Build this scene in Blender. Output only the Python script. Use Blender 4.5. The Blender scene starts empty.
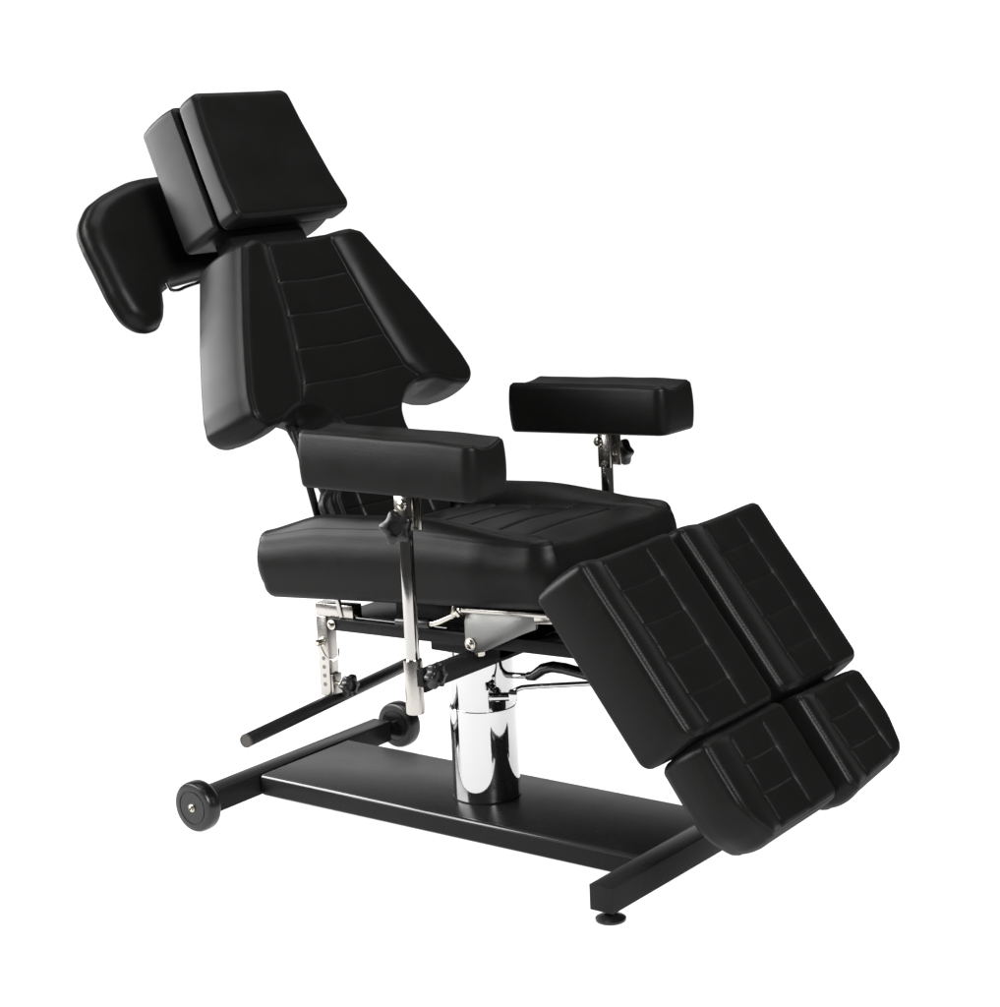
import bpy, bmesh, math, random
import numpy as np
from mathutils import Vector, Matrix
from mathutils.geometry import delaunay_2d_cdt

random.seed(7)
scene = bpy.context.scene
COL = scene.collection

# ------------------------------------------------------------------ camera
YAW, PITCH, ROLL, FPX = 0.658, -0.192, -0.0470, 2111.5
CAM = Vector((2.518, -3.172, 1.440))
fw = Vector((-math.sin(YAW) * math.cos(PITCH), math.cos(YAW) * math.cos(PITCH), math.sin(PITCH)))
rt = fw.cross(Vector((0, 0, 1))).normalized()
up = rt.cross(fw)
R_ = rt * math.cos(ROLL) + up * math.sin(ROLL)
U_ = up * math.cos(ROLL) - rt * math.sin(ROLL)
cam_data = bpy.data.cameras.new('camera')
cam_data.sensor_width = 36.0
cam_data.lens = FPX * 36.0 / 1007.0
cam_data.clip_end = 200
cam = bpy.data.objects.new('camera', cam_data)
M = Matrix((R_, U_, -fw)).transposed().to_4x4()
M.translation = CAM
cam.matrix_world = M
COL.objects.link(cam)
scene.camera = cam

# ------------------------------------------------------------------ studio light
w = bpy.data.worlds.new('World')
scene.world = w
w.use_nodes = True
nt = w.node_tree
nt.nodes.clear()
out = nt.nodes.new('ShaderNodeOutputWorld')
bg = nt.nodes.new('ShaderNodeBackground')
tc = nt.nodes.new('ShaderNodeTexCoord')


def wnode(kind, **kw):
    n = nt.nodes.new(kind)
    for k, v in kw.items():
        setattr(n, k, v)
    return n


# a white cove stands behind the chair; the rest of the studio is dark
dot = wnode('ShaderNodeVectorMath', operation='DOT_PRODUCT')
dot.inputs[1].default_value = (-0.61, 0.79, 0.0)
sep = wnode('ShaderNodeSeparateXYZ')
mr1 = wnode('ShaderNodeMapRange', interpolation_type='SMOOTHSTEP')
mr1.inputs['From Min'].default_value, mr1.inputs['From Max'].default_value = 0.68, 0.82
mr2 = wnode('ShaderNodeMapRange', interpolation_type='SMOOTHSTEP')
mr2.inputs['From Min'].default_value, mr2.inputs['From Max'].default_value = 0.64, 0.12
mul = wnode('ShaderNodeMath', operation='MULTIPLY')
mr3 = wnode('ShaderNodeMapRange')
mr3.inputs['To Min'].default_value, mr3.inputs['To Max'].default_value = 0.07, 1.15
nt.links.new(tc.outputs['Generated'], dot.inputs[0])
nt.links.new(tc.outputs['Generated'], sep.inputs[0])
nt.links.new(dot.outputs['Value'], mr1.inputs['Value'])
nt.links.new(sep.outputs['Z'], mr2.inputs['Value'])
nt.links.new(mr1.outputs[0], mul.inputs[0])
nt.links.new(mr2.outputs[0], mul.inputs[1])
nt.links.new(mul.outputs[0], mr3.inputs['Value'])
nt.links.new(mr3.outputs[0], bg.inputs['Strength'])
bg.inputs['Color'].default_value = (1, 1, 1, 1)
nt.links.new(bg.outputs[0], out.inputs[0])


def area(name, loc, target, sx, sy, power):
    d = bpy.data.lights.new(name, 'AREA')
    d.shape = 'RECTANGLE'
    d.size, d.size_y, d.energy = sx, sy, power
    o = bpy.data.objects.new(name, d)
    o.location = loc
    o.rotation_euler = (Vector(target) - Vector(loc)).to_track_quat('-Z', 'Y').to_euler()
    COL.objects.link(o)
    return o


area('overhead_softbox', (-0.3, 0.5, 3.8), (-0.1, 0.2, 0), 2.6, 2.6, 75)
area('under_floor_fill', (-0.3, 0.4, -1.3), (-0.3, 0.4, 0), 12.0, 12.0, 790)     # added lamp under the translucent floor, washes out the chair's shadows
area('side_softbox', (-2.75, -1.85, 1.92), (-0.2, -0.75, 1.65), 3.6, 2.25, 420)
area('front_fill', (3.6, -1.6, 3.0), (0.0, 0.0, 0.7), 2.0, 2.0, 280)  # added fill lamp, lifts the dark front faces of the pads

scene.view_settings.view_transform = 'Standard'
scene.view_settings.look = 'None'
scene.view_settings.exposure = 0
scene.view_settings.gamma = 1
scene.view_settings.use_curve_mapping = False
scene.cycles.max_bounces = 8


# ------------------------------------------------------------------ materials
def mat(name, col, rough=0.5, metal=0.0, spec=0.5, bump=None, rough_var=0.0, coat=0.0):
    m = bpy.data.materials.new(name)
    m.use_nodes = True
    n = m.node_tree
    b = n.nodes['Principled BSDF']
    b.inputs['Base Color'].default_value = (*col, 1)
    b.inputs['Roughness'].default_value = rough
    b.inputs['Metallic'].default_value = metal
    b.inputs['Specular IOR Level'].default_value = spec
    b.inputs['Coat Weight'].default_value = coat
    c = n.nodes.new('ShaderNodeTexCoord')
    if rough_var:
        t = n.nodes.new('ShaderNodeTexNoise')
        t.inputs['Scale'].default_value = 14
        t.inputs['Detail'].default_value = 5
        mr = n.nodes.new('ShaderNodeMapRange')
        mr.inputs['From Min'].default_value = 0.3
        mr.inputs['From Max'].default_value = 0.7
        mr.inputs['To Min'].default_value = rough - rough_var
        mr.inputs['To Max'].default_value = rough + rough_var
        n.links.new(c.outputs['Object'], t.inputs['Vector'])
        n.links.new(t.outputs['Fac'], mr.inputs['Value'])
        n.links.new(mr.outputs[0], b.inputs['Roughness'])
    if bump:
        kind, scale, strength, dist = bump
        if kind == 'leather':
            t = n.nodes.new('ShaderNodeTexVoronoi')
            t.feature = 'F1'
            o_ = t.outputs['Distance']
            t2 = n.nodes.new('ShaderNodeTexNoise')
            t2.inputs['Scale'].default_value = 38
            t2.inputs['Detail'].default_value = 3
            n.links.new(c.outputs['Object'], t2.inputs['Vector'])
            add = n.nodes.new('ShaderNodeMath')
            add.operation = 'MULTIPLY_ADD'
            add.inputs[1].default_value = 1.6
            n.links.new(t2.outputs['Fac'], add.inputs[0])
            n.links.new(o_, add.inputs[2])
            src = add.outputs[0]
        else:
            t = n.nodes.new('ShaderNodeTexNoise')
            t.inputs['Detail'].default_value = 4
            src = t.outputs['Fac']
        t.inputs['Scale'].default_value = scale
        n.links.new(c.outputs['Object'], t.inputs['Vector'])
        bp = n.nodes.new('ShaderNodeBump')
        bp.inputs['Strength'].default_value = strength
        bp.inputs['Distance'].default_value = dist
        n.links.new(src, bp.inputs['Height'])
        n.links.new(bp.outputs[0], b.inputs['Normal'])
    return m


def soft_gloss(m, ior, k, top):
    """diffuse body under a weak gloss whose reflectance follows Fresnel up to a ceiling"""
    n = m.node_tree
    b = n.nodes['Principled BSDF']
    b.inputs['Specular IOR Level'].default_value = 0.0
    g = n.nodes.new('ShaderNodeBsdfGlossy')
    g.inputs['Color'].default_value = (1, 1, 1, 1)
    for sock in ('Roughness', 'Normal'):
        if b.inputs[sock].is_linked:
            n.links.new(b.inputs[sock].links[0].from_socket, g.inputs[sock])
        elif sock == 'Roughness':
            g.inputs[sock].default_value = b.inputs[sock].default_value
    f = n.nodes.new('ShaderNodeFresnel')
    f.inputs['IOR'].default_value = ior
    a = n.nodes.new('ShaderNodeMath')
    a.operation = 'MULTIPLY'
    a.inputs[1].default_value = k
    c = n.nodes.new('ShaderNodeMath')
    c.operation = 'MINIMUM'
    c.inputs[1].default_value = top
    mx = n.nodes.new('ShaderNodeMixShader')
    n.links.new(f.outputs[0], a.inputs[0])
    n.links.new(a.outputs[0], c.inputs[0])
    n.links.new(c.outputs[0], mx.inputs[0])
    n.links.new(b.outputs[0], mx.inputs[1])
    n.links.new(g.outputs[0], mx.inputs[2])
    n.links.new(mx.outputs[0], n.nodes['Material Output'].inputs['Surface'])
    return m


LEATHER = mat('black_leatherette', (0.0056, 0.0053, 0.0051), 0.33, 0, 0.09, ('leather', 620, 0.25, 0.0006), 0.05)
soft_gloss(LEATHER, 1.30, 0.48, 0.055)
THREAD = mat('black_thread', (0.013, 0.0126, 0.0123), 0.65, 0, 0.05)
PAINT = mat('satin_black_paint', (0.0125, 0.0118, 0.012), 0.27, 0, 0.45, ('noise', 420, 0.06, 0.0003), 0.04)
soft_gloss(PAINT, 1.125, 1.2, 0.14)
RUBBER = mat('black_rubber', (0.005, 0.005, 0.005), 0.27, 0, 0.4, None, 0.06)
PLASTIC = mat('black_plastic', (0.004, 0.004, 0.004), 0.33, 0, 0.4, ('noise', 300, 0.08, 0.0004))
CHROME = mat('polished_chrome', (0.50, 0.50, 0.50), 0.04, 1.0, 0.5, ('noise', 9, 0.04, 0.004))
NICKEL = mat('nickel_tube', (0.41, 0.40, 0.385), 0.12, 1.0, 0.5, ('noise', 60, 0.05, 0.0006), 0.05)
STEEL = mat('brushed_steel', (0.43, 0.41, 0.385), 0.22, 1.0, 0.5, ('noise', 90, 0.12, 0.0006), 0.07)
ZINC = mat('zinc_plate', (0.17, 0.17, 0.165), 0.42, 1.0, 0.5, ('noise', 160, 0.25, 0.0008), 0.08)
BOLT = mat('zinc_bolt', (0.50, 0.47, 0.42), 0.22, 1.0)
HOLE = mat('dark_hole', (0.02, 0.018, 0.016), 0.7)
# white floor made partly translucent so the added lamp below erases shadows
FLOOR = bpy.data.materials.new('translucent_floor')
FLOOR.use_nodes = True
n = FLOOR.node_tree
b = n.nodes['Principled BSDF']
b.inputs['Base Color'].default_value = (0.86, 0.86, 0.86, 1)
b.inputs['Roughness'].default_value = 0.7
b.inputs['Specular IOR Level'].default_value = 0.1
tr = n.nodes.new('ShaderNodeBsdfTranslucent')
tr.inputs['Color'].default_value = (0.9, 0.9, 0.9, 1)
mx = n.nodes.new('ShaderNodeMixShader')
mx.inputs[0].default_value = 0.6
n.links.new(b.outputs[0], mx.inputs[1])
n.links.new(tr.outputs[0], mx.inputs[2])
n.links.new(mx.outputs[0], n.nodes['Material Output'].inputs['Surface'])


# ------------------------------------------------------------------ mesh helpers
def link(name, mesh, parent=None):
    o = bpy.data.objects.new(name, mesh)
    COL.objects.link(o)
    o.parent = parent
    return o


class MB:
    """collects shapes in one bmesh, then becomes one mesh object"""

    def __init__(self):
        self.bm = bmesh.new()
        self.mi = 0

    def _add(self, verts, faces):
        vs = [self.bm.verts.new(v) for v in verts]
        for f in faces:
            try:
                q = self.bm.faces.new([vs[i] for i in f])
                q.material_index = self.mi
            except ValueError:
                pass
        return vs

    def box(self, c, size, mtx=None, bevel=0.0, seg=2):
        t = bmesh.new()
        bmesh.ops.create_cube(t, size=1)
        bmesh.ops.scale(t, vec=size, verts=t.verts)
        if bevel:
            bmesh.ops.bevel(t, geom=list(t.edges), offset=bevel, segments=seg, profile=0.5, affect='EDGES')
        m = Matrix.Translation(c) @ (mtx.to_4x4() if mtx else Matrix())
        self._merge(t, m)
        return self

    def _merge(self, t, m=None):
        t.verts.ensure_lookup_table()
        idx = {v: i for i, v in enumerate(t.verts)}
        self._add([(m @ v.co if m else v.co.copy()) for v in t.verts], [[idx[v] for v in f.verts] for f in t.faces])
        t.free()

    def lathe(self, prof, origin, axis, n=40, closed=True):
        """prof = [(radius, height)...] along axis from origin"""
        z = Vector(axis).normalized()
        x = z.orthogonal().normalized()
        y = z.cross(x)
        o = Vector(origin)
        vs, fs = [], []
        for r, h in prof:
            for k in range(n):
                a = 2 * math.pi * k / n
                vs.append(o + z * h + (x * math.cos(a) + y * math.sin(a)) * r)
        for i in range(len(prof) - 1):
            for k in range(n):
                k2 = (k + 1) % n
                fs.append((i * n + k, i * n + k2, (i + 1) * n + k2, (i + 1) * n + k))
        if closed:
            fs.append(tuple(range(n))[::-1])
            fs.append(tuple((len(prof) - 1) * n + k for k in range(n)))
        self._add(vs, fs)
        return self

    def cyl(self, a, b, r, n=28, bevel=0.0015):
        a, b = Vector(a), Vector(b)
        L = (b - a).length
        e = min(bevel, r * .5)
        return self.lathe([(r - e, 0), (r - e * .3, e * .3), (r, e), (r, L - e), (r - e * .3, L - e * .3), (r - e, L)], a, b - a, n)

    def tube(self, pts, r, n=14, smooth=0):
        pts = [Vector(p) for p in pts]
        for _ in range(smooth):
            q = [pts[0]]
            for i in range(len(pts) - 1):
                q.append(pts[i] * .75 + pts[i + 1] * .25)
                q.append(pts[i] * .25 + pts[i + 1] * .75)
            q.append(pts[-1])
            pts = q
        vs, fs = [], []
        x = None
        for i, p in enumerate(pts):
            t = (pts[min(i + 1, len(pts) - 1)] - pts[max(i - 1, 0)]).normalized()
            if x is None:
                x = t.orthogonal().normalized()
            x = (x - t * x.dot(t)).normalized()
            y = t.cross(x)
            rr = float(np.interp(i / (len(pts) - 1), np.linspace(0, 1, len(r)), r)) if isinstance(r, (list, tuple)) else r
            for k in range(n):
                a = 2 * math.pi * k / n
                vs.append(p + (x * math.cos(a) + y * math.sin(a)) * rr)
        for i in range(len(pts) - 1):
            for k in range(n):
                k2 = (k + 1) % n
                fs.append((i * n + k, i * n + k2, (i + 1) * n + k2, (i + 1) * n + k))
        fs.append(tuple(range(n))[::-1])
        fs.append(tuple((len(pts) - 1) * n + k for k in range(n)))
        self._add(vs, fs)
        return self

    def prism(self, poly, o, ax, ay, az, depth, bevel=0.0):
        """polygon in (ax, ay) extruded along az"""
        t = bmesh.new()
        ax, ay, az, o = Vector(ax), Vector(ay), Vector(az), Vector(o)
        b = [t.verts.new(o + ax * p[0] + ay * p[1]) for p in poly]
        e = [t.verts.new(o + ax * p[0] + ay * p[1] + az * depth) for p in poly]
        n = len(poly)
        t.faces.new(b[::-1])
        t.faces.new(e)
        for i in range(n):
            t.faces.new((b[i], b[(i + 1) % n], e[(i + 1) % n], e[i]))
        bmesh.ops.recalc_face_normals(t, faces=t.faces)
        if bevel:
            rim = [q for q in t.edges if len(q.link_faces) == 2 and q.calc_face_angle(0) > 0.6]
            bmesh.ops.bevel(t, geom=rim, offset=bevel, segments=2, profile=0.5, affect='EDGES')
        self._merge(t)
        return self

    def build(self, name, mats, parent=None, angle=38):
        bmesh.ops.recalc_face_normals(self.bm, faces=self.bm.faces)
        me = bpy.data.meshes.new(name)
        self.bm.to_mesh(me)
        self.bm.free()
        for m in (mats if isinstance(mats, (list, tuple)) else [mats]):
            me.materials.append(m)
        for p in me.polygons:
            p.use_smooth = True
        me.set_sharp_from_angle(angle=math.radians(angle))
        return link(name, me, parent)


def V(*a):
    return Vector(a)


# ------------------------------------------------------------------ upholstery
def round_poly(corners, n=9):
    """corners = [(x, y, radius)], returns a polygon with rounded corners"""
    out_ = []
    L = len(corners)
    for i in range(L):
        p = np.array(corners[i][:2], float)
        r = corners[i][2]
        a = np.array(corners[i - 1][:2], float) - p
        b = np.array(corners[(i + 1) % L][:2], float) - p
        la, lb = np.linalg.norm(a), np.linalg.norm(b)
        a, b = a / la, b / lb
        ang = math.acos(max(-1, min(1, float(a @ b))))
        if r <= 0 or ang > 3.10:
            out_.append(tuple(p))
            continue
        t = min(r / math.tan(ang / 2), la * .49, lb * .49)
        r = t * math.tan(ang / 2)
        c = p + (a + b) / np.linalg.norm(a + b) * (r / math.sin(ang / 2))
        s, e = p + a * t - c, p + b * t - c
        a0, a1 = math.atan2(s[1], s[0]), math.atan2(e[1], e[0])
        d = (a1 - a0 + math.pi) % (2 * math.pi) - math.pi
        for k in range(n + 1):
            q = a0 + d * k / n
            out_.append((c[0] + r * math.cos(q), c[1] + r * math.sin(q)))
    return out_


def resample(poly, step, closed=True):
    P = np.array(poly, float)
    if closed:
        P = np.vstack([P, P[:1]])
    seg = np.linalg.norm(np.diff(P, axis=0), axis=1)
    keep = np.concatenate([[True], seg > 1e-7])
    P = P[keep]
    seg = np.linalg.norm(np.diff(P, axis=0), axis=1)
    s = np.concatenate([[0], np.cumsum(seg)])
    n = max(2, int(round(s[-1] / step)))
    t = np.linspace(0, s[-1], n + 1)
    if closed:
        t = t[:-1]
    return np.stack([np.interp(t, s, P[:, 0]), np.interp(t, s, P[:, 1])], 1)


def dist_poly(Q, line, closed):
    A = np.array(line, float)
    B = np.roll(A, -1, 0) if closed else A[1:]
    A = A if closed else A[:-1]
    D = B - A
    L2 = (D * D).sum(1) + 1e-12
    best = np.full(len(Q), 1e9)
    for i in range(0, len(Q), 4000):
        q = Q[i:i + 4000]
        t = np.clip(((q[:, None, :] - A[None]) * D[None]).sum(2) / L2[None], 0, 1)
        e = q[:, None, :] - A[None] - t[..., None] * D[None]
        best[i:i + 4000] = np.sqrt((e * e).sum(2)).min(1)
    return best


def inside(Q, poly):
    P = np.array(poly)
    x, y = Q[:, 0], Q[:, 1]
    c = np.zeros(len(Q), bool)
    for i in range(len(P)):
        x1, y1 = P[i - 1]
        x2, y2 = P[i]
        if y1 == y2:
            continue
        k = ((y1 > y) != (y2 > y)) & (x < (x2 - x1) * (y - y1) / (y2 - y1) + x1)
        c ^= k
    return c


def smooth01(x):
    x = np.clip(x, 0, 1)
    return x * x * (3 - 2 * x)


def wrinkle(X, Y, seed, amp=0.0007):
    r = np.random.RandomState(seed)
    h = np.zeros_like(X)
    for _ in range(14):
        a = r.uniform(0, 2 * math.pi)
        k = r.uniform(18, 75)
        h += np.sin((X * math.cos(a) + Y * math.sin(a)) * k + r.uniform(0, 6.28)) * (25 / k)
    return h * amp / 3.0


def cushion(name, parent, outline, o, ax, ay, az, thick, relief=None, redge=0.014, rbot=0.02, seams=(), stitched=(),
            border=0.007, seed=1, step=0.005, bulge=0.006, puff=0.0022, taper=None, border_open=None, wr=0.0007, flare=(0.0, 0.0), inset=0.8):
    """Upholstered pad. outline in (ax, ay); top at height 0 + relief along az, body below it.
    seams = [(polyline, width, depth)] pressed into the top; stitched = indices of seams with visible thread."""
    o, ax, ay, az = Vector(o), Vector(ax), Vector(ay), Vector(az)
    B = resample(outline, 0.004)
    area2 = np.sum(B[:, 0] * np.roll(B[:, 1], -1) - np.roll(B[:, 0], -1) * B[:, 1])
    if area2 < 0:
        B = B[::-1]
    T = np.roll(B, -1, 0) - np.roll(B, 1, 0)
    T /= np.linalg.norm(T, axis=1)[:, None]
    Nin = np.stack([-T[:, 1], T[:, 0]], 1)
    pts = [B]
    fr = [0.0]
    rings = [redge * q for q in (0.04, 0.13, 0.27, 0.45, 0.66, 0.9)]
    rings += [border - .0022, border - .001, border, border + .001, border + .0022]
    rings = sorted(set(round(q, 5) for q in rings))
    rr = [rings[0]]
    for q in rings[1:]:
        if q - rr[-1] > .0006:
            rr.append(q)
    for d in rr:
        Q = B + Nin * d
        keep = dist_poly(Q, B, True) > d * 0.93
        pts.append(Q[keep])
    S = [(resample(s_[0], 0.004, False), s_[1], s_[2]) for s_ in seams]
    for L, wd, dp in S:
        t = np.gradient(L, axis=0)
        t /= np.linalg.norm(t, axis=1)[:, None]
        nn = np.stack([-t[:, 1], t[:, 0]], 1)
        for k in (-2.6, -1.4, -.65, 0, .65, 1.4, 2.6):
            Q = L + nn * wd * k
            ok = inside(Q, B) & (dist_poly(Q, B, True) > max(rr[-1], redge) + .001)
            pts.append(Q[ok])
    mn, mx = B.min(0), B.max(0)
    gx, gy = np.meshgrid(np.arange(mn[0], mx[0], step), np.arange(mn[1], mx[1], step))
    gx[1::2] += step / 2
    G = np.stack([gx.ravel(), gy.ravel()], 1)
    G = G[inside(G, B)]
    G = G[dist_poly(G, B, True) > max(rr[-1], redge) + step * .5]
    for L, wd, dp in S:
        G = G[dist_poly(G, L, False) > wd * 2.6 + step * .4]
    pts.append(G)
    allp = np.vstack(pts)
    # drop near-duplicates
    seen, keep = set(), []
    nb = len(B)
    for i, p in enumerate(allp):
        k = (int(round(p[0] / .0002)), int(round(p[1] / .0002)))
        if i >= nb and k in seen:
            continue
        seen.add(k)
        keep.append(i)
    allp = allp[keep]

    def height(Q, rnd=True):
        h = np.zeros(len(Q))
        if relief is not None:
            h = h + relief(Q[:, 0], Q[:, 1])
        h = h + wrinkle(Q[:, 0], Q[:, 1], seed, wr)
        for (L, wd, dp), sm in zip(S, seams):
            pf = sm[3] if len(sm) > 3 else puff * (dp / .004)
            d = dist_poly(Q, L, False)
            h = h - dp * np.exp(-(d / wd) ** 2) - pf * np.exp(-(d / 0.010) ** 2)
        if rnd:
            d = dist_poly(Q, B, True)
            e = np.clip(redge - d, 0, redge)
            h = h - (redge - np.sqrt(np.maximum(redge ** 2 - e ** 2, 0)))
            if border_open is None:
                h = h - 0.0012 * np.exp(-((d - border) / 0.0013) ** 2)
        return h

    res = delaunay_2d_cdt([Vector(p) for p in allp], [(i, (i + 1) % nb) for i in range(nb)], [], 1, 1e-6)
    tv = np.array([(v[0], v[1]) for v in res[0]])
    tf = res[2]
    H = height(tv)
    d0 = dist_poly(tv, B, True)
    bm = bmesh.new()
    vs = []
    for (a, b), h in zip(tv, H):
        vs.append(bm.verts.new(o + ax * a + ay * b + az * h))
    for f in tf:
        try:
            bm.faces.new([vs[i] for i in f])
        except ValueError:
            pass
    bm.edges.ensure_lookup_table()
    # wall: follow the boundary loop
    bidx = {}
    for i, v in enumerate(res[3] if len(res) > 3 else []):
        for k in v:
            bidx[k] = i
    loop = [bidx.get(i, i) for i in range(nb)]
    Hb = height(B)
    prev = [vs[i] for i in loop]
    steps = 9
    prof = []
    for k in range(1, steps + 1):
        t = k / steps
        prof.append((t * 1.0, bulge * math.sin(math.pi * t) ** .8))
    zbot = -thick + rbot
    tot = [(hb - zbot) for hb in Hb]
    first = None
    tap = taper or (lambda Q: np.ones(len(Q)))
    tp = tap(B)
    FL = np.array(flare)
    for t, off in prof:
        ring = []
        for i in range(nb):
            h = Hb[i] + (zbot * tp[i] - Hb[i]) * t
            q = B[i] - Nin[i] * off - Nin[i] * FL * t
            ring.append(bm.verts.new(o + ax * q[0] + ay * q[1] + az * h))
        for i in range(nb):
            j = (i + 1) % nb
            bm.faces.new((prev[i], prev[j], ring[j], ring[i]))
        prev = ring
    for k in range(1, 6):
        th = math.pi / 2 * k / 5
        ring = []
        for i in range(nb):
            q = B[i] + Nin[i] * (rbot * inset * (1 - math.cos(th))) - Nin[i] * FL
            h = zbot * tp[i] - rbot * math.sin(th)
            ring.append(bm.verts.new(o + ax * q[0] + ay * q[1] + az * h))
        for i in range(nb):
            j = (i + 1) % nb
            bm.faces.new((prev[i], prev[j], ring[j], ring[i]))
        prev = ring
    bot = bm.faces.new(prev)
    bmesh.ops.triangulate(bm, faces=[bot])
    # thread
    lines = [S[k][0] for k in stitched]
    offs = [0.0] * len(lines)
    if border_open is None:
        bl = B + Nin * (border + .0028)
        bl = bl[dist_poly(bl, B, True) > (border + .0028) * .95]
        lines.append(np.vstack([bl, bl[:1]]))
        offs.append(0.0)
    tq = []
    for L in lines:
        R = resample(L, 0.0062, False)
        for i in range(len(R) - 1):
            a, b = R[i], R[i] + (R[i + 1] - R[i]) * .62
            if np.linalg.norm(R[i + 1] - R[i]) > .012:
                continue
            d = (b - a) / (np.linalg.norm(b - a) + 1e-9)
            n2 = np.array([-d[1], d[0]]) * .00075
            tq.extend([q + n2 * sgn for q in (a, b) for sgn in (-1, -.5, .5, 1)])
    if tq:
        tq = np.array(tq)
        th_ = height(tq) + np.tile([-.0003, .00025, .00025, -.0003], len(tq) // 4)
        for s0 in range(0, len(tq), 8):
            ring = [bm.verts.new(o + ax * tq[i][0] + ay * tq[i][1] + az * th_[i]) for i in range(s0, s0 + 8)]
            for k in range(3):
                f = bm.faces.new((ring[k], ring[k + 1], ring[k + 5], ring[k + 4]))
                f.material_index = 1
    bmesh.ops.recalc_face_normals(bm, faces=bm.faces)
    me = bpy.data.meshes.new(name)
    bm.to_mesh(me)
    bm.free()
    me.materials.append(LEATHER)
    me.materials.append(THREAD)
    for p in me.polygons:
        p.use_smooth = True
    return link(name, me, parent)


# ------------------------------------------------------------------ the setting
fl = MB()
fl._add([V(-.3 + 2.9 * math.cos(a), .4 + 2.9 * math.sin(a), -.0076) for a in [k * math.pi / 32 for k in range(64)]], [tuple(range(64))])
floor = fl.build('floor', FLOOR)
floor['kind'] = 'structure'

# ------------------------------------------------------------------ the chair
chair = bpy.data.objects.new('treatment_chair', None)
COL.objects.link(chair)
chair['label'] = 'black leatherette tattoo client chair with chrome hydraulic column on wheeled black base'
chair['category'] = 'chair'


def part(name, parent=chair):
    e = bpy.data.objects.new(name, None)
    COL.objects.link(e)
    e.parent = parent
    return e


# ---- base
ZT = 0.061
m = MB()
m.box(V(-0.018, 0, ZT - .0225), (0.956, 0.282, 0.045), bevel=.007, seg=3)
EDGE = mat('highlight_edge', (0.02, 0.019, 0.019), 0.16, 0, 0.5)  # lighter, glossier bevel added so the plate edge shows a highlight line
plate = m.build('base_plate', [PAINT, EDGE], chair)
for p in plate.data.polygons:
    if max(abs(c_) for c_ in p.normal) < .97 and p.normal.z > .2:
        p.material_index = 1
m = MB()
m.box(V(-0.525, 0, ZT - .0235), (0.05, 0.585, 0.047), bevel=.003)
rear_bar = m.build('rear_crossbar', PAINT, chair)
m = MB()
m.box(V(0.4805, 0, ZT - .024), (0.05, 0.597, 0.048), bevel=.0015)
m.build('front_crossbar', PAINT, chair)
for s in (-1, 1):
    m = MB()
    y0 = 0.3315 if s < 0 else 0.3415
    prof = [(.002, 0), (.033, 0), (.0335, -.0015), (.035, -.0015), (.0355, 0), (.045, 0), (.0495, -.002), (.0518, -.006), (.0524, -.012),
            (.0524, -.022), (.0518, -.028), (.0495, -.032), (.045, -.034), (.0355, -.034), (.035, -.0325), (.0335, -.0325), (.033, -.034), (.002, -.034)]
    m.lathe(prof, V(-.503, s * y0, .0450), V(0, s, 0), 56)
    wheel = m.build('wheel', RUBBER, chair, 30)
    m = MB()
    m.lathe([(.0085, 0), (.0085, .002), (.0055, .002), (.0055, .006), (.0035, .0075), (.0034, .004), (.001, .004)], V(-.503, s * y0, .0450), V(0, s, 0), 18)
    m.build('axle_bolt', BOLT, wheel, 30)
    m = MB()
    m.lathe([(.011, 0), (.011, .008)], V(-.503, s * (y0 - .034), .0450), V(0, -s, 0), 20)
    m.build('bearing', PAINT, wheel)
for s in (-1, 1):
    m = MB()
    m.lathe([(.024, 0), (.0275, .002), (.0275, .006), (.021, .010), (.011, .014), (.0085, .017), (.0085, .024)], V(.487, s * .280, -.0075), V(0, 0, 1), 36)
    m.build('levelling_foot', RUBBER, chair, 30)

# ---- hydraulic column
col = MB()
col.lathe([(.0672, ZT - .002), (.0672, .2485), (.0664, .2495), (.060, .2495)], V(0, 0, 0), V(0, 0, 1), 96)
column = col.build('hydraulic_column', CHROME, chair, 25)
m = MB()
m.lathe([(.060, .246), (.0650, .246), (.0656, .2485), (.0656, .368), (.064, .370)], V(0, 0, 0), V(0, 0, 1), 96)
m.build('upper_sleeve', CHROME, column, 25)
m = MB()
m.lathe([(.069, ZT - .001), (.069, ZT + .0015), (.0675, ZT + .003)], V(0, 0, 0), V(0, 0, 1), 96)
m.build('base_ring', PAINT, column)

# pump levers
pl = part('pump_lever')
m = MB()
m.cyl(V(.060, .0, .3165), V(.126, .004, .321), .0062)
m.build('rod', CHROME, pl)
m = MB()
m.tube([V(.112, .003, .320), V(.126, .004, .322), V(.150, .005, .3395), V(.172, .006, .346), V(.200, .006, .346), V(.262, .006, .340), V(.300, .006, .335)],
       [.0085, .0105] + [.0115] * 3 + [.011, .0095], smooth=0)
m.build('grip', RUBBER, pl, 60)
rl = part('release_lever')
m = MB()
m.cyl(V(0.0610, -0.0340, 0.2910), V(0.0830, -0.0560, 0.2885), .0105)
m.cyl(V(0.0680, -0.0660, 0.2895), V(0.1140, -0.0380, 0.2895), .0085)
m.box(V(0.1095, -0.0415, 0.2920), (.017, .017, .022), Matrix.Rotation(.5, 3, 'Z'), .002)
m.build('pivot', CHROME, rl)
m = MB()
m.tube([V(0.1060, -0.0400, 0.2960), V(0.1170, -0.0340, 0.3055), V(0.1310, -0.0280, 0.3090), V(0.2910, 0.0180, 0.3275)], .0052, smooth=2)
m.build('rod', CHROME, rl, 60)
m = MB()
m.cyl(V(0.2800, 0.0150, 0.3262), V(0.3410, 0.0320, 0.3332), .0085)
m.build('grip', RUBBER, rl)

# ---- under-seat frame
fr_ = part('seat_frame')
RX0, RX1 = -.262, .36
tilt = math.radians(1.6)
ct, st = math.cos(tilt), math.sin(tilt)


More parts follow.
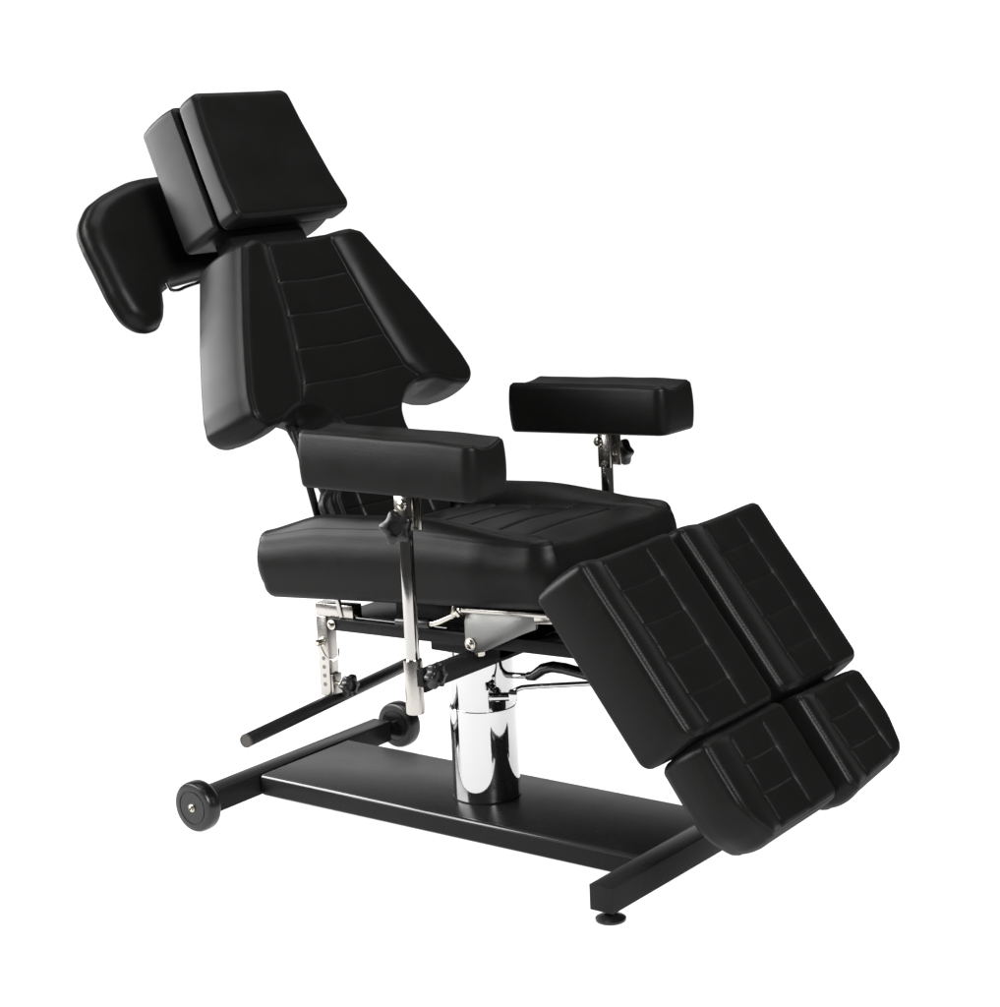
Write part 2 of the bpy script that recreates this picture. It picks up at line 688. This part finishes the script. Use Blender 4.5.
def on_rail(x, y, dz):
    """point dz above the top of the side rails, which rise slightly towards the leg rests"""
    return V(x, y, .431 + (x + .255) * math.tan(tilt) + dz)


RM = Matrix.Rotation(-tilt, 3, 'Y')
for s in (-1, 1):
    m = MB()
    m.box(on_rail((RX0 + RX1) / 2, s * .145, -.0125), (RX1 - RX0, .022, .025), RM, .002)
    m.build('side_rail', PAINT, fr_)
m = MB()
m.box(on_rail(-.005, 0, .0015), (.50, .266, .004), RM, .001)
m.box(on_rail(.01, 0, .028), (.26, .22, .05), RM, .003)
m.build('top_plate', PAINT, fr_)
m = MB()
m.box(V(.02, 0, .386), (.17, .15, .032), None, .003)
m.box(V(.02, 0, .41), (.12, .11, .04), None, .003)
m.build('column_mount', PAINT, fr_)
for s in (-1, 1):
    m = MB()
    p = on_rail(RX0 + .013, s * .157, -.0125)
    m.lathe([(.0085, 0), (.0085, .002), (.0062, .002), (.0062, .0065), (.004, .008), (.0035, .009)], p, V(0, s, 0), 6)
    m.lathe([(.0105, 0), (.0105, .0018)], p, V(0, s, 0), 24)
    m.build('frame_bolt', BOLT, fr_, 30)
# zinc hinge plates that carry the leg rests
for s in (-1, 1):
    m = MB()
    poly = [(.098, .478), (.105, .486), (.228, .492), (.262, .497), (.262, .470), (.228, .456), (.135, .411), (.118, .407), (.094, .413), (.094, .466)]
    m.prism(poly, V(0, s * .160 - .003, 0), V(1, 0, 0), V(0, 0, 1), V(0, 1, 0), .006, .0008)
    m.build('hinge_plate', ZINC, fr_)
    m = MB()
    p = V(.107, s * .164, .424)
    m.lathe([(.0098, 0), (.0098, .0025), (.008, .0045), (.0035, .006), (.0015, .004)], p, V(0, s, 0), 20)
    m.lathe([(.012, 0), (.012, .0015)], p, V(0, s, 0), 24)
    m.build('hinge_bolt', BOLT, fr_, 30)
    m = MB()
    m.lathe([(.0075, 0), (.0075, .002), (.006, .0045), (.0025, .005)], V(.150, s * .137, .423), V(0, s, 0), 18)
    m.build('hinge_bolt', BOLT, fr_, 30)
    m = MB()
    m.lathe([(.009, 0), (.009, .008)], V(.118, s * .150, .400), V(0, 0, 1), 6)
    m.build('lock_nut', BOLT, fr_, 30)
m = MB()
m.box(V(.20, -.165, .498), (.20, .03, .008), Matrix.Rotation(-.06, 3, 'Y'), .001)
m.box(V(.31, -.150, .496), (.10, .035, .02), Matrix.Rotation(-.1, 3, 'Y'), .002)
rnd = random.Random(3)
for k in range(16):      # weld bead along the joint
    m.lathe([(.001, -.003), (.0042 + rnd.random() * .0015, 0), (.001, .0035)], V(.110 + k * .0085, -.166 + rnd.random() * .002, .491 + k * .0003), V(0, -.6, 1), 8)
m.build('seat_bracket', STEEL, fr_, 60)

# tubes to the leg rests
m = MB()
m.cyl(V(.125, -.120, .419), V(.47, -.120, .461), .0135)
m.build('leg_strut', PAINT, fr_)
m = MB()
m.cyl(V(.125, .120, .419), V(.47, .120, .461), .0135)
m.build('leg_strut', PAINT, fr_)
m = MB()
m.tube([V(.20, -.05, .425), V(.30, -.05, .420), V(.345, -.062, .4115), V(.35, -.066, .410)], [.009, .011, .0135, .009], smooth=2, n=20)
m.build('release_handle', RUBBER, fr_, 60)

# tie rod on the near side
m = MB()
m.cyl(V(-.06, -.175, .452), V(.022, -.175, .456), .0105)
m.build('tie_rod_sleeve', RUBBER, fr_)
m = MB()
m.tube([V(.02, -.175, .456), V(.034, -.173, .458), V(.075, -.166, .478), V(.083, -.164, .483)], [.0065, .0065, .0055, .0055], smooth=1)
m.lathe([(.004, 0), (.0125, 0), (.0125, .006), (.004, .006)], V(.083, -.168, .484), V(.8, .1, .5), 6)
m.lathe([(.004, 0), (.011, 0), (.011, .004), (.004, .004)], V(.091, -.167, .489), V(.8, .1, .5), 18)
m.cyl(V(.07, -.170, .470), V(.076, -.168, .500), .0035)
m.build('tie_rod', BOLT, fr_, 35)
m = MB()
m.cyl(V(.09, -.166, .488), V(.125, -.160, .498), .0095)
m.build('tie_rod_end', PLASTIC, fr_)

# ---- armrest carrier: a square bar across the frame
m = MB()
m.box(V(.092, 0, .384), (.026, .60, .037), None, .002)
m.build('armrest_crossbar', PAINT, chair)


def knob_mb(c, axis, R=.026, depth=.020, lobes=6, rot=0.0):
    z = Vector(axis).normalized()
    x = z.cross(V(0, 0, 1)).normalized()
    y = z.cross(x)
    c = Vector(c)
    mb = MB()
    n = 84
    rings = [(.50, -.30), (.90, -.34), (.98, -.22), (1.0, 0), (1.0, .2), (.97, .34), (.88, .44), (.55, .47), (.50, .40), (.46, .22), (.02, .22)]
    vs, fs = [], []
    for f, h in rings:
        for k in range(n):
            a = 2 * math.pi * k / n
            sh = .87 + .13 * math.cos(lobes * a + rot) - .03 * (1 - math.cos(2 * (lobes * a + rot))) * .5
            r = R * f * (sh if f > .6 else .85)
            vs.append(c + x * r * math.cos(a) + y * r * math.sin(a) + z * depth * h)
    for i in range(len(rings) - 1):
        for k in range(n):
            k2 = (k + 1) % n
            fs.append((i * n + k, i * n + k2, (i + 1) * n + k2, (i + 1) * n + k))
    fs.append(tuple(range(n)))
    fs.append(tuple((len(rings) - 1) * n + k for k in range(n)))
    mb._add(vs, fs)
    return mb


def knob(parent, c, axis, R=.026, depth=.022, lobes=6, stud=.02, rot=0.0):
    k = knob_mb(c, axis, R, depth, lobes, rot).build('clamp_knob', PLASTIC, parent, 50)
    a = Vector(axis).normalized()
    m = MB()
    m.cyl(Vector(c) - a * (depth * .3), Vector(c) - a * (stud + depth * .3), .0048)
    m.lathe([(.0095, 0), (.0095, .005)], Vector(c) - a * (depth * .3 + stud * .62), a, 6)
    m.build('stud', BOLT, k, 30)
    return k


# ---- armrests
def arm_relief(x0, x1, y0, y1, sgn):
    yc, hw = (y0 + y1) / 2, (y1 - y0) / 2

    def f(X, Y):
        q = (Y - yc) / hw
        trough = -.007 * np.exp(-(q / .55) ** 2)
        along = smooth01((X - x0 + .02) / .16) * .7 + .3
        sag = -.003 * smooth01((X - (x1 - .10)) / .10)
        return trough * along + sag + .003 * np.exp(-((np.abs(q) - .8) / .25) ** 2)
    return f


def armrest(s):
    near = s < 0
    a = part('armrest')
    if near:
        x0, x1, y0, y1, zt, th, pit, px_ = -.106, .300, -.377, -.273, .850, .104, -.002, .104
    else:
        x0, x1, y0, y1, zt, th, pit, px_ = -.121, .262, .283, .402, .854, .101, -.036, .092
    P = V(.105, 0, zt)
    ax = V(math.cos(pit), 0, -math.sin(pit))
    az = V(math.sin(pit), 0, math.cos(pit))
    ol = round_poly([(x0 - .105, y0, .012), (x1 - .105, y0, .022), (x1 - .105, y1, .016), (x0 - .105, y1, .012)])
    rf = arm_relief(x0 - .105, x1 - .105, y0, y1, s)
    cushion('cushion', a, ol, P, ax, V(0, 1, 0), az, th, rf, redge=.012, rbot=.010, border=.0048, seed=11 + s, bulge=.003, puff=0, wr=.0009)
    py = s * .33
    pyo = py
    m = MB()
    m.cyl(V(px_, py, .375), V(px_, py, zt - th + .004), .0130)
    m.build('post', NICKEL, a)
    # u-shaped clamp below the cushion
    m = MB()
    zc = zt - th + .002
    for d in (-1, 1):
        m.box(V(px_ + .008, py + d * .0185, zc - .037), (.030, .004, .074), None, .001)
    m.box(V(px_, py, zc - .002), (.08, .05, .004), None, .001)
    m.build('clamp', STEEL, a)
    m = MB()
    m.lathe([(.0105, 0), (.0105, .002), (.0085, .005), (.003, .0065), (.0025, .004), (.0005, .004)], V(px_ + (.013 if near else -.005), py - .0205, zc - .021), V(0, -1, 0), 22)
    m.build('clamp_screw', BOLT, a, 30)
    m = MB()
    m.lathe([(.0065, 0), (.0065, .005)], V(px_ + .009, py - .0205, zc - .066), V(0, -1, 0), 6)
    m.build('clamp_nut', BOLT, a, 30)
    if near:
        knob(a, V(.120, py - .042, zc - .059), V(.30, -1, .05), .033, .024, 5, .018, .4)
    else:
        knob(a, V(px_ + .016, py + .036, zc - .050), V(.3, 1, 0), .028, .024, 5, .016, .4)
    # socket that grips the post at the crossbar
    m = MB()
    n = 40
    m.lathe([(.0136, .333), (.0168, .333), (.0172, .3345), (.0172, .4325), (.0168, .434), (.0136, .434)], V(px_, py, 0), V(0, 0, 1), n)
    m.build('post_socket', STEEL, a, 30)
    m = MB()
    m.box(V(px_, s * .306, .384), (.030, .022, .030), None, .002)
    m.box(V(px_ + .022, s * .333, .404), (.014, .012, .034), None, .001)
    m.build('socket_bracket', PAINT, a)
    knob(a, V(px_ + .045, s * .322, .408), V(1, 0, 0), .026, .024, 6, .022, .2)
    return a


armrest(-1)
armrest(1)

# ---- seat
c4, s4 = math.cos(math.radians(4)), math.sin(math.radians(4))
SO, SX, SY, SZ = V(.335, 0, .648), V(c4, 0, s4), V(0, 1, 0), V(-s4, 0, c4)
seat_outline = round_poly([(-.722, -.224, .075), (0, -.222, .048), (.004, -.10, .2), (.004, .10, .2), (0, .222, .048), (-.722, .224, .075),
                           (-.722, .168, .022), (-.50, .166, .03), (-.50, -.166, .03), (-.722, -.168, .022)])


def seat_relief(X, Y):
    q = np.abs(Y)
    hgt = .040 - .036 * smooth01((X + .34) / .34)
    bol = hgt * np.sin(np.clip((q - .128) / .094, 0, 1) * math.pi * .62) / math.sin(math.pi * .62) * (q > .128)
    bol = bol * (1 - .55 * smooth01((q - .196) / .03))
    rear = 1 - .85 * smooth01((-.53 - X) / .21)
    front = -.010 * smooth01((X + .09) / .09) * (q < .19)
    return bol * rear + front + .003 * np.exp(-(q / .10) ** 2)


ribs = [([(x, -.138), (x - .004, 0), (x, .138)], .0028, .0052, .0016) for x in (-.052, -.104, -.197, -.292, -.386, -.475)][1:]
sides = [([(-.495, s * .138), (-.30, s * .138), (-.10, s * .146), (-.03, s * .165)], .0028, .004) for s in (-1, 1)]
cushion('seat', chair, seat_outline, SO, SX, SY, SZ, .126, seat_relief, redge=.018, rbot=.030, seams=ribs + sides, stitched=[], border=.0035, seed=3,
        bulge=.008, puff=.003)

# ---- backrest
BO, BD, BN = V(-.415, 0, 1.173), V(.4397, 0, -.8981), V(.8981, 0, .4397)
half = [(.150, -.003, .01), (.178, .006, .016), (.219, .083, .2), (.262, .165, .3), (.298, .241, .2), (.326, .305, .08), (.338, .352, .03), (.312, .378, .03), (.262, .370, .06),
        (.215, .351, .08), (.172, .346, .08), (.130, .362, .07), (.097, .392, .05), (.090, .430, .06), (.110, .490, .06), (.160, .525, .03), (.163, .625, .02)]
back_outline = round_poly([(y, x, r) for y, x, r in half] + [(-y, x, r) for y, x, r in half[::-1]])


def back_relief(Y, X):
    q = np.abs(Y)
    inner = np.interp(X, [0, .09, .16, .232, .305, .36], [.094, .106, .118, .135, .155, .180])
    e = np.clip((q - inner) / .05, 0, 1)
    wing = .017 * np.sin(e * math.pi / 2) * (X < .40)
    return wing - .006 * np.exp(-(q / .09) ** 2) - .035 * smooth01((X - .46) / .08)


bs = [([(s * .094, .012), (s * .106, .088), (s * .118, .16), (s * .135, .232), (s * .155, .305), (s * .180, .338)], .0026, .004) for s in (-1, 1)]
bc = [([(-h, v), (0, v + .003), (h, v)], .0016, .0016) for v, h in ((.088, .103), (.160, .115), (.232, .132), (.305, .152), (.387, .083), (.56, .14))]
bt = [([(s * .098, .50), (s * .098, .61)], .0026, .003) for s in (-1, 1)]
back = cushion('backrest', chair, back_outline, BO, V(0, 1, 0), BD, BN, .118, back_relief, redge=.016, rbot=.016, flare=(.015, 0), inset=.5, seams=bs + bc + bt, stitched=[2, 3, 4, 5, 6],
               border=.006, seed=5, bulge=.006, puff=.0025, taper=lambda Q: 1 - .35 * smooth01((Q[:, 1] - .46) / .08))

# steel tubes behind the backrest
bf = part('backrest_frame')
for s in (-1, 1):
    m = MB()
    m.tube([V(-.50, s * .145, 1.04), V(-.40, s * .145, .90), V(-.337, s * .145, .808), V(-.217, s * .145, .630), V(-.165, s * .145, .552)], .0105, smooth=1)
    m.build('frame_tube', PAINT, bf, 60)
    m = MB()
    m.cyl(V(-.227, s * .150, .434), V(-.272, s * .150, .632), .0058)
    m.build('piston_rod', NICKEL, bf)
    m = MB()
    m.cyl(V(-.268, s * .150, .612), V(-.322, s * .150, .803), .0075)
    m.build('gas_spring', PAINT, bf)
m = MB()
m.box(BO + BD * .22 + BN * -.123, (.006, .30, .22), Matrix((BN, V(0, 1, 0), -BD)).transposed(), .001)
m.build('back_board', PAINT, bf)

# ---- headrest
HO, HD, HN = V(-.553, 0, 1.470), V(.4804, 0, -.8771), V(.8771, 0, .4804)
hr = part('headrest')
hol = round_poly([(-.137, .000, .022), (.137, .000, .022), (.155, .15, .4), (.173, .284, .020), (-.173, .284, .020), (-.158, .15, .4)])


def head_relief(Y, X):
    q = np.abs(Y) / (.137 + .12 * X)
    return .004 * smooth01((np.abs(X - .14) - .05) / .09) + .002 * smooth01((q - .45) / .5) - .002


cushion('front_pad', hr, hol, HO, V(0, 1, 0), HD, HN, .052, head_relief, redge=.015, rbot=.006, border=.005, seed=8, bulge=.001, puff=0)
hol2 = round_poly([(-.140, -.004, .014), (.140, -.004, .014), (.158, .15, .4), (.170, .276, .014), (-.170, .276, .014), (-.158, .15, .4)])
cushion('rear_pad', hr, hol2, HO + HN * -.064, V(0, 1, 0), HD, HN, .108, None, redge=.008, rbot=.010, border=.005, seed=9, bulge=.004, puff=0)
m = MB()
m.box(HO + HN * -.058 + HD * .14, (.014, .20, .20), Matrix((HN, V(0, 1, 0), -HD)).transposed(), .001)
m.build('pad_board', PAINT, hr)
m = MB()
m.box(HO + HN * -.120 + HD * .33, (.05, .22, .16), Matrix((HN, V(0, 1, 0), -HD)).transposed(), .004)
m.build('mount_bracket', PAINT, hr)

# ---- curved pad hung behind the headrest
sp = part('rear_arm_pad')
pad = round_poly([(u_ + .033, v_ - .016, r_) for u_, v_, r_ in [(0.02, .075, .03), (-.058, .060, .1), (-.145, .064, .2), (-.233, .090, .2), (-.290, .115, .09), (-.338, .160, .06), (-.340, .207, .1), (-.337, .255, .2), (-.335, .311, .1),
                  (-.325, .366, .05), (-.291, .396, .05), (-.240, .390, .04), (-.219, .355, .05), (-.206, .318, .03), (-.176, .305, .04), (-.092, .297, .1), (.02, .29, .03)]], 6)


def paddle_relief(Y, X):
    return .004 * np.sin(X * 9) + 0 * Y


cushion('cushion', sp, pad, HO + HN * -.25, V(0, 1, 0), HD, HN, .050, paddle_relief, redge=.030, rbot=.008, border_open=False, seed=12, bulge=.004, puff=0, step=.007)
m = MB()
p = HO + HN * -.262 + HD * .300 + V(0, -.135, 0)
m.tube([p + V(0, -.03, .012), p + V(0, -.022, -.004), p + V(0, 0, -.010), p + V(0, .03, -.002), p + V(.02, .10, .01)], .0042, smooth=2)
m.build('wire_hook', CHROME, sp, 60)
m = MB()
m.cyl(HO + HN * -.262 + HD * .18 + V(0, -.02, 0), HO + HN * -.150 + HD * .18 + V(0, -.02, 0), .012)
m.build('mount_stub', PAINT, sp)

# ---- leg rests
LO, LD, LN = V(.457, 0, .638), V(.606, 0, -.7955), V(.7955, 0, .606)


def leg_relief(y0, y1, c0, c1, L, hb=.015):
    def f(Y, X):
        a = np.clip((c0 - Y) / (c0 - y0), 0, 1)
        b = np.clip((Y - c1) / (y1 - c1), 0, 1)
        rise = hb * np.sin(np.clip(a, 0, 1) * math.pi * .62) * (Y < c0) + hb * .5 * np.sin(np.clip(b, 0, 1) * math.pi * .62) * (Y > c1)
        fall = 0.0
        mid = .004 * np.clip((Y - c0) / (c1 - c0), 0, 1) - .003 * np.exp(-((Y - (c0 + c1) / 2) / .05) ** 2)
        return rise + fall + mid
    return f


def pad_seams(c0, c1, top, L, rows, d0=.0, bend=0.0):
    s_ = [([(c0 - d0, top), (c0 + .004, L * .5), (c0 + .008, L - .012)], .0030, .0024, .0020), ([(c1, top), (c1 + .003, L * .5), (c1 + bend, L - .012)], .0026, .0014, .0015)]
    s_ += [([(c0 + .006, v), ((c0 + c1) / 2, v + .002), (c1, v)], .0017, .0017, .0014) for v in rows]
    return s_


def creases(c0, c1, L, n, seed):
    """short soft folds in the quilted panel and at the seam ends"""
    r = random.Random(seed)
    out_ = []
    for _ in range(n):
        x, y = r.uniform(c0 + .015, c1 - .02), r.uniform(.03, L - .03)
        a = r.uniform(.3, 1.1) * r.choice((1, 1, -1))
        l_ = r.uniform(.014, .035)
        p = [(x - math.cos(a) * l_ * .5, y - math.sin(a) * l_ * .5), (x + r.uniform(-.003, .003), y + r.uniform(-.003, .003)),
             (x + math.cos(a) * l_ * .5, y + math.sin(a) * l_ * .5)]
        out_.append((p, r.uniform(.003, .005), r.uniform(.0004, .0010), 0.0))
    return out_


def leg_rest(near):
    y0, y1 = (-.304, -.011) if near else (.010, .303)
    c0, c1 = (-.225, -.100) if near else (.106, .213)
    L = .357
    ol = round_poly([(y0, -.004, .016), (y1, -.004, .016), (y1, L, .022), (y0, L, .024)])
    rest = cushion('leg_rest', chair, ol, LO, V(0, 1, 0), LD, LN, .114, leg_relief(y0, y1, c0, c1, L), redge=.018, rbot=.012,
                   seams=pad_seams(c0, c1, .012, L, (.068, .140, .212, .284)) + creases(c0, c1, L, 9, 4 if near else 5), stitched=[2, 3, 4, 5], border=.006, seed=21 if near else 22, bulge=.004)
    m = MB()
    yc = (y0 + y1) / 2
    m.box(LO + LD * .18 + LN * -.118 + V(0, yc, 0), (.010, .20, .28), Matrix((LN, V(0, 1, 0), -LD)).transposed(), .001)
    m.cyl(LO + LD * .10 + LN * -.13 + V(0, yc, 0), LO + LD * .42 + LN * -.105 + V(0, yc, 0), .012)
    m.build('support_board', PAINT, rest)
    return rest


leg_rest(True)
leg_rest(False)


def foot_rest(near):
    if near:
        O, D, y0, y1, c0, c1, th = V(.686, 0, .346), V(.548, 0, -.836), -.288, .002, -.190, -.090, .106
        ol = round_poly([(y0, -.004, .018), (y1 - .014, -.012, .018), (y1 + .004, .188, .018), (y0 + .06, .194, .03), (y0 + .008, .140, .10)])
    else:
        O, D, y0, y1, c0, c1, th = V(.700, 0, .347), V(.600, 0, -.800), .008, .253, .084, .188, .098
        ol = round_poly([(y0 + .008, -.012, .016), (y1, -.008, .018), (y1, .10, .1), (y1 - .022, .172, .035), (y0 + .002, .194, .025)])
    N = V(-D.z, 0, D.x)
    L = .182
    rows = (.060, .121)
    rest = cushion('foot_rest', chair, ol, O, V(0, 1, 0), D, N, th, leg_relief(y0, y1, c0, c1, L, .014), redge=.020, rbot=.030,
                   seams=pad_seams(c0, c1, .012, L, rows, 0, .006) + creases(c0, c1, L, 5, 14 if near else 15), stitched=[2, 3], border=.006, seed=31 if near else 32, bulge=.005)
    m = MB()
    yc = (y0 + y1) / 2
    m.box(O + D * .02 + N * (-th * .72) + V(0, yc, 0), (.010, .22, .22), Matrix((N, V(0, 1, 0), -D)).transposed(), .001)
    m.cyl(O + D * -.06 + N * (-th * .75) + V(0, yc, 0), O + D * .06 + N * (-th * .75) + V(0, yc, 0), .012)
    m.build('support_board', PAINT, rest)
    return rest


foot_rest(True)
foot_rest(False)

# ---- accessory bracket and rod at the rear
ab = part('rod_bracket')
bx, by = -.283, -.136
m = MB()
m.box(V(bx, by, .3475), (.028, .028, .166), None, .0015)
m.prism([(-.014, .431), (.085, .434), (.085, .460), (-.014, .457)], V(bx, by - .014, 0), V(1, 0, 0), V(0, 0, 1), V(0, 1, 0), .028, .0012)
m.prism([(.0145, .310), (.0145, .252), (.020, .252), (.020, .310)], V(bx, by - .012, 0), V(1, 0, 0), V(0, 0, 1), V(0, 1, 0), .026, .0005)
m.build('square_tube', STEEL, ab)
for z in (.343, .325, .307, .289):
    m = MB()
    m.lathe([(.0042, 0), (.0042, .0006), (.0028, .0006), (.0028, .0002)], V(bx, by - .014, z), V(0, -1, 0), 20)
    m.build('adjusting_hole', ZINC, ab, 30)
m = MB()
m.lathe([(.0065, 0), (.0065, .018), (.005, .020)], V(bx, by - .014, .378), V(0, -1, 0), 20)
m.lathe([(.009, 0), (.009, .003)], V(bx, by - .014, .378), V(0, -1, 0), 20)
pc = V(bx, by - .022, .378)
m.tube([pc, pc + V(.006, 0, -.016), pc + V(.018, -.002, -.030), pc + V(.036, 0, -.033), pc + V(.046, .004, -.022), pc + V(.044, .006, -.008)], .0014, n=8, smooth=2)
m.tube([pc + V(.02, -.002, -.030), pc + V(.034, 0, -.036), pc + V(.046, .003, -.026), pc + V(.044, .005, -.010)], .0012, n=8, smooth=2)
m.build('locking_pin', BOLT, ab, 40)
knob(ab, V(bx + .052, by, .290), V(1, 0, 0), .024, .022, 6, .026, .3)
m = MB()
ra, rb = V(-.230, -.438, .258), V(-.306, .135, .258)
m.cyl(ra, rb, .0132, 32)
rod = m.build('accessory_rod', PAINT, chair)
m = MB()
d = (ra - rb).normalized()
m.lathe([(.0134, -.004), (.0136, -.001), (.0130, .0006), (.0105, .001), (.0102, .0004), (.001, .0004)], ra, d, 32)
m.build('end_cap', mat('worn_steel', (.09, .085, .08), .5, 1.0), rod, 30)
